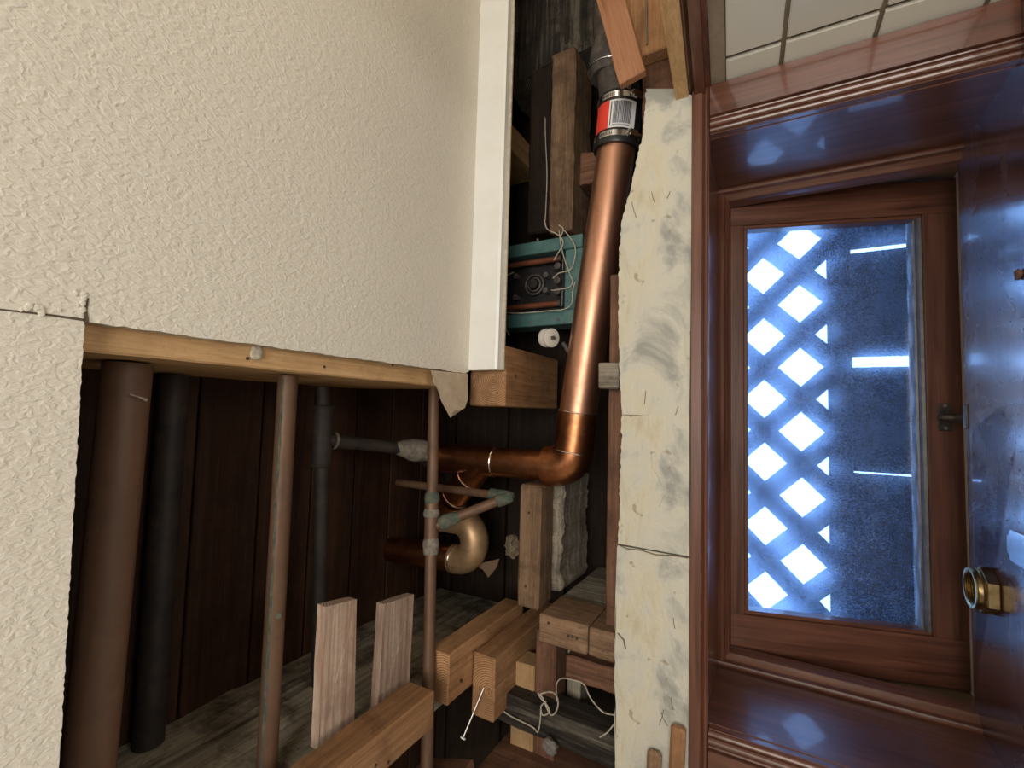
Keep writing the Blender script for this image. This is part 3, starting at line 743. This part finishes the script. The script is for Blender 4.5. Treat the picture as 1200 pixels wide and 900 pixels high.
# dark tee with pipe and crusted end
dt = thing('old_iron_pipe', (-.05, .47, 2.53), 'old dark iron pipe with tee deep in opening left of the thin pipe', 'pipe')
tube('pipe_run', line((.03, .468, 2.532), (-.40, .484, 2.53), 6), .0098, DARKP, dt, 20)
tube('tee_body', [(.002, .470, 2.532), (-.085, .4715, 2.532)], .014, DARKP, dt, 20)
ring('collar', (.0, .470, 2.532), (1, 0, 0), .0125, .003, DARKP, dt); ring('collar', (-.085, .4715, 2.532), (1, 0, 0), .0125, .003, DARKP, dt)
s0 = Vector((-.048, .476, 2.530)); s1 = at(503, 529, 'y', .672)
ax_ = s1-s0
tube('side_pipe', line(s0, s1, 6), [.0105, .0105, .0098, .010, .0105, .012, .012], DARKP, dt, 20)
ring('collar', s0+ax_*.07, ax_, .011, .0022, CRUST, dt)
tube('crusted_end', line(s0+ax_*.62, s1+ax_*.06, 8), [.0105, .0125, .0155, .018, .019, .019, .0185, .017, .015], CRUST, dt, 20, rough=.002)

# ================================================================ COPPER DRAIN
r_c = .0292
dr = thing('copper_drain_pipe', (.17, .69, 2.19), 'shiny large copper drain pipe running from black coupling to elbow', 'pipe')
pA = at(722, 178, 'y', .690); pB = at(677, 486, 'y', .690)
ax = (pB-pA).normalized()
tube('pipe_run', line(pA-ax*.03, pB, 10), r_c, COP, dr, 48)
# elbow fitting: hub, sweep, hub
hub0 = pB-ax*.003; 
pE = at(672, 528, 'y', .690)
up = Vector((0, 0, 1))
cor = at(670, 548, 'y', .690)
tube('elbow_hub', line(hub0, pE, 4), r_c+.0018, COPZ, dr, 48)
ring('solder_ring', hub0, ax, r_c+.0016, .0011, SOLDER, dr)
ring('solder_ring', pE+ax*.001, ax, r_c+.0022, .0013, SOLDER, dr)
e1 = at(641, 546, 'y', .690)
pts = [pE]
for i in range(1, 9):
    tt = i/8; a1 = pE.lerp(cor, tt); a2 = cor.lerp(e1, tt); pts.append(a1.lerp(a2, tt))
tube('elbow_sweep', pts, r_c+.003, COPZ, dr, 40)
w1 = at(582, 541, 'y', .690)
dz = (w1-e1).normalized()
ring('solder_ring', e1, dz, r_c*.86, .0018, SOLDER, dr)
tube('stub_pipe', line(e1, w1, 4), r_c*.84, COPZ, dr, 40)
ring('solder_ring', w1, dz, r_c*.86, .0014, SOLDER, dr)
# black coupling on its end
cp = thing('pipe_coupling', pA, 'black rubber pipe coupling with two steel clamps and a barcode label', 'coupling')
c0 = at(728, 118, 'y', .690)
cax = (pA-c0).normalized()
tube('rubber_sleeve', [c0, c0+cax*.003, c0+cax*.016, c0+cax*.019, pA-cax*.021, pA-cax*.017, pA-cax*.002, pA+cax*.001, pA+cax*.0015], [.0325, .0345, .0345, .033, .033, .0345, .0355, .0345, .028], RUBBER, cp, 48)
def band(c, w, r, name='clamp_band', mat=STEEL):
    bm = tube_bm([c-cax*w/2, c+cax*w/2], r, 48); return finish(name, bm, mat, cp, smooth=True)
tow = (Vector((0, 0, ZC))-c0); tow = (tow-cax*tow.dot(cax)).normalized(); sid = cax.cross(tow)
if sid.z > 0: sid = -sid
for k, cc in enumerate((c0+cax*.0105, pA-cax*.0115)):
    bd_ = band(cc, .0085, .0355)
    d = (tow*.82+sid*.57).normalized()
    hc = cc+d*.0385
    s2 = cax.cross(d)
    obox('screw_housing', hc-s2*.008, hc+s2*.008, .0105, .007, d, STEEL, bd_, .0012, 0, 1)
    tube('clamp_screw', [hc-s2*.014, hc+s2*.010], .0035, STEEL, bd_, 10)
    for j in range(9):   # slots of the worm band
        d2 = (tow*math.cos(-.28-.07*j)+sid*math.sin(-.28-.07*j)); s3 = cax.cross(d2)
        obox('band_slot', cc+d2*.0354-cax*.0026, cc+d2*.0354+cax*.0026, .0009, .0008, d2, BLACKL, bd_, 0, 0, 1)
# label wrapped on the sleeve
def patch(a0, a1, s0, s1, r, mat, name, parent=cp, n=10):
    bm = bmesh.new(); R0 = []
    for i in range(n+1):
        a = a0+(a1-a0)*i/n; d = tow*math.cos(a)+sid*math.sin(a)
        R0.append([bm.verts.new(c0+cax*s+d*rr) for s, rr in ((s0, r), (s1, r), (s1, r-.0006), (s0, r-.0006))])
    for p, q in zip(R0, R0[1:]):
        for k in range(4): bm.faces.new((p[k], p[(k+1) % 4], q[(k+1) % 4], q[k]))
    bm.faces.new(R0[0][::-1]); bm.faces.new(R0[-1]); bmesh.ops.recalc_face_normals(bm, faces=bm.faces)
    return finish(name, bm, mat, parent, smooth=True)
Lc = (pA-c0).length
sA, sB = .0185, Lc-.020
lab = patch(-1.25, .72, sA, sB, .0342, WHITEL, 'label')
patch(-1.30, -.50, sA-.0002, sB+.0002, .0345, REDL, 'red_band', lab)
patch(-.47, .62, sA+.0012, sB-.0012, .0345, flat('label_grey', (.70, .71, .74), .5), 'print_field', lab)
aa = -.30; random.seed(3)
while aa < .45:
    w_ = random.choice((.012, .022, .034)); patch(aa, aa+w_, sA+.003, sB-.006, .0348, BLACKL, 'barcode_bar', lab, 2); aa += w_+random.choice((.014, .024))
for s in (sB-.0042, sB-.0026): patch(-.30, .45, s, s+.0006, .0348, BLACKL, 'print_line', lab, 6)
patch(-.42, -.38, sA+.003, sB-.003, .0348, BLACKL, 'print_line', lab, 2)
# iron pipe going on above
ip = thing('cast_iron_pipe', c0, 'dark cast iron pipe entering the black coupling from the top', 'pipe')
i1 = at(716, 20, 'y', .700)
tube('pipe_run', line(c0+cax*.01, i1, 8), .0305, IRON, ip, 36, rough=.0006)
hb = at(717, 84, 'y', .694)
tube('hub_bead', [hb+cax*.012, hb+cax*.006, hb-cax*.012, hb-cax*.04], [.031, .036, .037, .036], IRON, ip, 36, rough=.0008)
ring('steel_band', hb+cax*.002, cax, .0372, .001, STEEL, ip)
bm = bmesh.new(); bmesh.ops.create_icosphere(bm, subdivisions=3, radius=.009, matrix=Matrix.Translation(c0+tow*.030+sid*.008-cax*.006) @ Matrix.Diagonal((1.3, .4, .7, 1)))
for v in bm.verts: v.co += noise.noise_vector(v.co*200)*.003
finish('cement_crust', bm, CRUST, ip, smooth=True)

# wye and trap
tr = thing('copper_trap', at(555, 600, 'y', .72), 'curved copper drain trap with angled branch seen deep in the cavity', 'drain trap')
wy0 = w1; wy1 = at(520, 536, 'y', .692); wc = at(566, 541, 'y', .690)
tube('wye_body', line(wy0, wy1, 4), r_c*.90, COPZ, tr, 36)
tube('upper_pipe', line(wy1, at(504, 534, 'y', .705), 3), r_c*.8, DARKP, tr, 28)
br = at(532, 582, 'y', .715); bax = (br-wc).normalized()
tube('wye_branch', line(wc, br, 4), r_c*.86, COPZ, tr, 36)
ring('solder_ring', wc.lerp(br, .42), bax, r_c*.88, .0012, SOLDER, tr)
ring('solder_ring', wc.lerp(br, .95), bax, r_c*.88, .0012, SOLDER, tr)
yt = .735
pU = [at(530, 584, 'y', .718), at(517, 598, 'y', .73), at(511, 612, 'y', yt)]
tube('street_elbow', smooth_path(pU, 5), r_c*.88, COPZ, tr, 30)
C = at(537, 632, 'y', yt); pt_ = at(537, 609, 'y', yt); Ru = abs(pt_.x-C.x)
arc = [C+Vector((Ru, 0, .035))] + [C+Vector((Ru*math.cos(a), 0, -Ru*1.02*math.sin(a))) for a in [math.pi*i/14 for i in range(15)]]
tube('u_bend', arc+[C+Vector((-Ru, 0, .01))], r_c*.90, BRONZE, tr, 36)
ring('solder_ring', C+Vector((-Ru, 0, .004)), (0, 0, 1), r_c*.92, .0012, SOLDER, tr)
tube('trap_arm', line(C+Vector((-Ru, 0, .0)), C+Vector((-Ru-.004, -.02, .22)), 4), r_c*.82, COPZ, tr, 32)
ring('solder_ring', wc.lerp(br, .7)+Vector((-.02, .01, .02)), bax, r_c*.86, .001, SOLDER, tr)
# bracket of dark sheet under the bend
pf = [(556, 662), (585, 655), (582, 665), (572, 677), (566, 668)]
tag(finish('sheet_scrap', prism_bm([at(*p, 'y', .745) for p in pf], (0, .002, 0)), flat('dull_sheet', (.16, .10, .06), .6)), 'small torn sheet scrap under the copper bend', 'scrap')
# dark valve far back
vl = thing('shadowed_valve', at(430, 608, 'y', .66), 'blackened valve with knob deep in shadow left of the trap', 'valve')
tube('valve_body', [at(412, 608, 'y', .70), at(446, 606, 'y', .74)], .014, DARKP, vl, 16)
tube('valve_knob', [at(432, 596, 'y', .715), at(438, 582, 'y', .715)], [.010, .012], DARKP, vl, 12)
tube('valve_riser', [at(453, 568, 'y', .74), at(454, 610, 'y', .74)], .006, DARKP, vl, 12)

# ================================================================ TEAL BOX with terminals and wires
yb = .742
tbx = thing('teal_metal_box', (.23, yb, 2.30), 'teal enamelled metal box with dark insides, rods and wires behind copper pipe', 'metal box')
def R_(lo, hi, name, mat, bev=.0012, parent=tbx): return finish(name, box_bm(lo, hi, bev), mat, parent)
R_((.287, yb, 2.236), (.310, yb+.05, 2.40), 'top_flange', TEAL)
R_((.155, yb, 2.236), (.180, yb+.05, 2.40), 'bottom_flange', TEAL)
R_((.1805, yb+.002, 2.236), (.2865, yb+.05, 2.268), 'side_panel', TEAL)
R_((.1805, yb+.028, 2.269), (.2865, yb+.05, 2.40), 'back_panel', BLACKM)
for x in (.276, .195):
    tube('red_rod', [(x, yb+.012, 2.40), (x, yb+.012, 2.283)], .0052, RUST, tbx, 14)
    tube('rod_end', [(x, yb+.012, 2.284), (x, yb+.012, 2.279)], .0058, IRON, tbx, 12)
    
for k, x in enumerate((.262, .236, .216)):
    s = tube('terminal_screw', [(x, yb+.028, 2.285), (x, yb+.010, 2.285)], .0045, flat('dull_terminal', (.20, .19, .17), .4, .8), tbx, 12)
    tube('screw_head', [(x, yb+.010, 2.285), (x, yb+.007, 2.285)], .0062, IRON, s, 12)
for r in (.018, .012): ring('coil_ring', (.236, yb+.018, 2.335), (0, 1, 0), r, .002, IRON, tbx)
tube('coil_core', [(.236, yb+.028, 2.335), (.236, yb+.010, 2.335)], .009, BLACKM, tbx, 20)
for x, z in ((.255, 2.372), (.215, 2.372), (.25, 2.31), (.222, 2.31)): tube('terminal_post', [(x, yb+.028, z), (x, yb+.012, z)], .005, IRON, tbx, 12)
R_((.252, yb+.004, 2.272), (.270, yb+.008, 2.2735), 'metal_clip', STEEL, 0); R_((.188, yb+.004, 2.272), (.215, yb+.008, 2.2735), 'metal_clip', STEEL, 0)
for p in ((654, 374), (661, 378), (630, 281), (622, 378)): tube('rivet', [at(*p, 'y', yb+.001), at(*p, 'y', yb-.002)], .0024, IRON, tbx, 10)
def wire(name, pxs, y0, r, label=None, parent=None, cat='wire'):
    pts = smooth_path([at(p[0], p[1], 'y', y0 + (p[2] if len(p) > 2 else 0)) for p in pxs], 5)
    o = finish(name, tube_bm(pts, r, 8), WIRE, parent, smooth=True)
    return tag(o, label, cat) if label else o
yw = yb-.012
W1 = wire('wire', [(638, 258), (641, 268), (650, 273), (657, 276), (660, 268), (655, 264)], yw, .0011, 'twisted cream wire end above the teal box corner')
wire('wire', [(655, 270), (658, 290), (662, 305), (668, 322), (671, 330), (666, 337), (650, 340), (646, 340)], yw, .0010, 'cream wire looping down the front of teal box to lower terminal')
wire('wire', [(659, 268), (667, 277), (674, 290), (673, 305), (668, 316), (655, 320), (648, 326)], yw, .0010, 'cream wire bowed right along the teal box edge')
wire('wire', [(656, 275), (660, 285), (655, 295), (649, 305)], yw, .0010, 'short cream wire to the upper terminal of teal box')
wire('wire', [(674, 330), (671, 342), (670, 355), (662, 362), (645, 364), (610, 367), (588, 366)], yw, .0010, 'cream wire running flat along the bottom of teal box')
wire('wire', [(588, 328), (596, 322), (602, 319)], yw, .0010, 'short pale wire crossing the left side of teal box')
wire('wire', [(588, 374), (592, 384), (597, 393)], yw, .0010, 'thin pale wire hanging under teal box by the trim')
wire('string', [(640, 90, .03), (639, 150, .02), (641, 205, .005), (639, 258)], yw, .0008, 'thin pale string hanging over the split weathered timber', cat='string')
# ceramic knob insulator
kn = thing('ceramic_insulator', at(643, 396, 'y', .70), 'white ceramic knob insulator below the teal box', 'insulator')
kc = at(643, 396, 'y', .70); kd = Vector((-.1, -.45, -.85)).normalized()
tube('knob', [kc-kd*.0095, kc-kd*.0085, kc-kd*.003, kc-kd*.002, kc+kd*.002, kc+kd*.003, kc+kd*.0085, kc+kd*.0095], [.012, .0155, .0155, .010, .010, .0155, .0155, .012], CERAM, kn, 28)
tube('nail', [kc, kc+kd*.014], .0032, IRON, kn, 10)
ring('tie_wire', kc, kd, .0112, .0012, WIRE, kn)
nt_ = tag(tube('tie_rod', [at(660, 402, 'y', .72), at(668, 415, 'y', .72)], .004, IRON, None, 10), 'short dark rod end between insulator and copper pipe', 'rod')
# lower wires
wire('wire', [(630, 812), (636, 818), (641, 830), (646, 838), (652, 833), (654, 822), (650, 813), (642, 811), (632, 815), (640, 825), (644, 834), (636, 838), (634, 828), (640, 822)], .665, .0011, 'cream wire knotted in a tangled coil under the blocks')
wire('wire', [(634, 828), (633, 845), (630, 858), (624, 852), (600, 840), (588, 832)], .665, .0010, 'cream wire trailing left from the tangled coil')
wire('wire', [(653, 822, .02), (652, 803, .02), (658, 795, .01), (672, 797), (684, 802), (692, 818), (706, 834), (720, 838)], .650, .0010, 'cream wire arching from tangle to the plaster edge')
wire('wire', [(720, 848), (712, 858), (703, 864)], .650, .0010, 'short pale wire end at the plaster edge near bottom')
bm = bmesh.new(); bmesh.ops.create_icosphere(bm, subdivisions=3, radius=.010, matrix=Matrix.Translation(at(645, 875, 'y', .655)) @ Matrix.Diagonal((1.2, .6, 1, 1)))
for v in bm.verts: v.co += noise.noise_vector(v.co*200)*.004
tag(finish('dust_clump', bm, flat('grey_dust', (.22, .20, .19), .95, 0, 0, (.10, .09, .08), 80), smooth=True), 'grey dust clump on the sooty beam under tangled wire', 'debris')

# ================================================================ THINGS ON THE SILL
# brass nut, hollow, hexagonal with threaded collar
ncen = at(1164, 693, 'z', ZS)
nut = thing('brass_nut', ncen, 'hexagonal brass plumbing nut standing on the wet window sill', 'nut')
def lathe(name, prof, c, mat, parent, seg=40, hexr=None):
    bm = bmesh.new(); rows = []
    for (r, z, hx_) in prof:
        row = []
        for k in range(seg):
            a = 2*math.pi*k/seg; rr = r
            if hx_:
                m_ = (a % (math.pi/3))-math.pi/6; rr = r/math.cos(m_)
            row.append(bm.verts.new((c[0]+rr*math.cos(a), c[1]+rr*math.sin(a), c[2]+z*.78)))
        rows.append(row)
    n = len(rows)
    for i in range(n):
        a, b = rows[i], rows[(i+1) % n]
        for k in range(seg): bm.faces.new((a[k], a[(k+1) % seg], b[(k+1) % seg], b[k]))
    bmesh.ops.recalc_face_normals(bm, faces=bm.faces)
    return finish(name, bm, mat, parent, smooth=True, angle=30)
lathe('hex_body', [(.0175, .0005, 0), (.0215, .0005, 1), (.0222, .002, 1), (.0222, .013, 1), (.0212, .0145, 1), (.0195, .0145, 0), (.0180, .0145, 0)], ncen, BRASS, nut, 48)
prof = [(.0165, .001, 0), (.0218, .0148, 0), (.0222, .0165, 0), (.0215, .0175, 0), (.0215, .022, 0), (.0222, .0235, 0), (.0215, .025, 0)]
z = .025
for k in range(6): prof += [(.0190, z, 0), (.0178, z-.0012, 0)]; z -= .0024
prof += [(.0178, .002, 0)]
lathe('threaded_collar', prof, ncen, BRASS, nut, 48)
# water puddle on the sill with beads
pud = [(1129, 795), (1131, 720), (1133, 620), (1135, 540), (1137, 512), (1141, 503), (1147, 500), (1152, 512), (1158, 526), (1168, 527), (1178, 518), (1183, 506), (1181, 492), (1174, 484), (1171, 479), (1175, 477), (1184, 486), (1191, 503), (1190, 525), (1185, 540), (1181, 552), (1182, 568), (1178, 565), (1172, 551), (1169, 575), (1167, 628), (1160, 626), (1152, 616), (1149, 640), (1147, 662)]
pp = smooth_path([at(*p, 'z', ZS) for p in pud], 3)
pp = [Vector((p.x, min(p.y, .7885), p.z)) for p in pp]
WATER, nt, b = newmat('water')
out = [n for n in nt.nodes if n.type == 'OUTPUT_MATERIAL'][0]
w1_ = nd(nt, 'ShaderNodeBsdfTransparent'); w2_ = nd(nt, 'ShaderNodeBsdfGlossy'); w3_ = nd(nt, 'ShaderNodeFresnel'); w4_ = nd(nt, 'ShaderNodeMixShader')
w2_.inputs['Roughness'].default_value = .02; w3_.inputs[0].default_value = 1.33; w1_.inputs[0].default_value = (.86, .85, .86, 1)
gm_ = nd(nt, 'ShaderNodeNewGeometry'); iv_ = nd(nt, 'ShaderNodeMath', operation='SUBTRACT'); iv_.inputs[0].default_value = 1; nt.links.new(gm_.outputs['Backfacing'], iv_.inputs[1])
ml_ = nd(nt, 'ShaderNodeMath', operation='MULTIPLY'); nt.links.new(w3_.outputs[0], ml_.inputs[0]); nt.links.new(iv_.outputs[0], ml_.inputs[1]); nt.links.new(ml_.outputs[0], w4_.inputs[0]); nt.links.new(w1_.outputs[0], w4_.inputs[1]); nt.links.new(w2_.outputs[0], w4_.inputs[2]); nt.links.new(w4_.outputs[0], out.inputs[0])
bm = prism_bm([p+Vector((0, 0, -.0002)) for p in pp], (0, 0, .0009))
tag(finish('water_puddle', bm, WATER), 'spilled water puddle on the sill near the latch', 'water')
random.seed(11)
bm = bmesh.new()
for i in range(260):
    px_ = random.uniform(1132, 1198); py_ = random.uniform(200, 780) if i % 3 else random.uniform(540, 690)
    p = at(px_, py_, 'z', ZS)
    if p.y > .785 or (p-ncen).length < .027: continue
    r = random.uniform(.0005, .0014)
    bmesh.ops.create_icosphere(bm, subdivisions=1, radius=r, matrix=Matrix.Translation(p+Vector((0, 0, .0007))) @ Matrix.Diagonal((1.2, 1, .5, 1)))
o = tag(finish('water_droplets', bm, WATER, smooth=True), 'scattered tiny water droplets beading over the varnished sill', 'water'); o['kind'] = 'stuff'
c = at(1196, 641, 'z', ZS)
bm = box_bm(c+Vector((-.017, -.028, 0)), c+Vector((.014, .018, .0045)), 0)
bmesh.ops.bevel(bm, geom=[e for e in bm.edges if abs(e.verts[0].co.z-e.verts[1].co.z) > .002], offset=.006, segments=4, affect='EDGES')
bmesh.ops.bevel(bm, geom=[e for e in bm.edges if e.calc_face_angle(0) > 1.2], offset=.001, segments=2, affect='EDGES')
tag(finish('metal_tab', bm, STEEL, smooth=True), 'small rounded metal tab lying on the sill past the brass nut', 'tab')
c = at(1196, 322, 'z', ZS)
bm = bmesh.new(); bmesh.ops.create_icosphere(bm, subdivisions=2, radius=.006, matrix=Matrix.Translation(c+Vector((0, 0, .0018))) @ Matrix.Diagonal((.9, 1.2, .4, 1)))
for v in bm.verts: v.co += noise.noise_vector(v.co*250)*.0022
tag(finish('rust_flake', bm, flat('rusty_flake', (.10, .045, .025), .8, 0, 0, (.2, .1, .05), 90)), 'rusty brown flake lying at the sill edge above the puddle', 'debris')
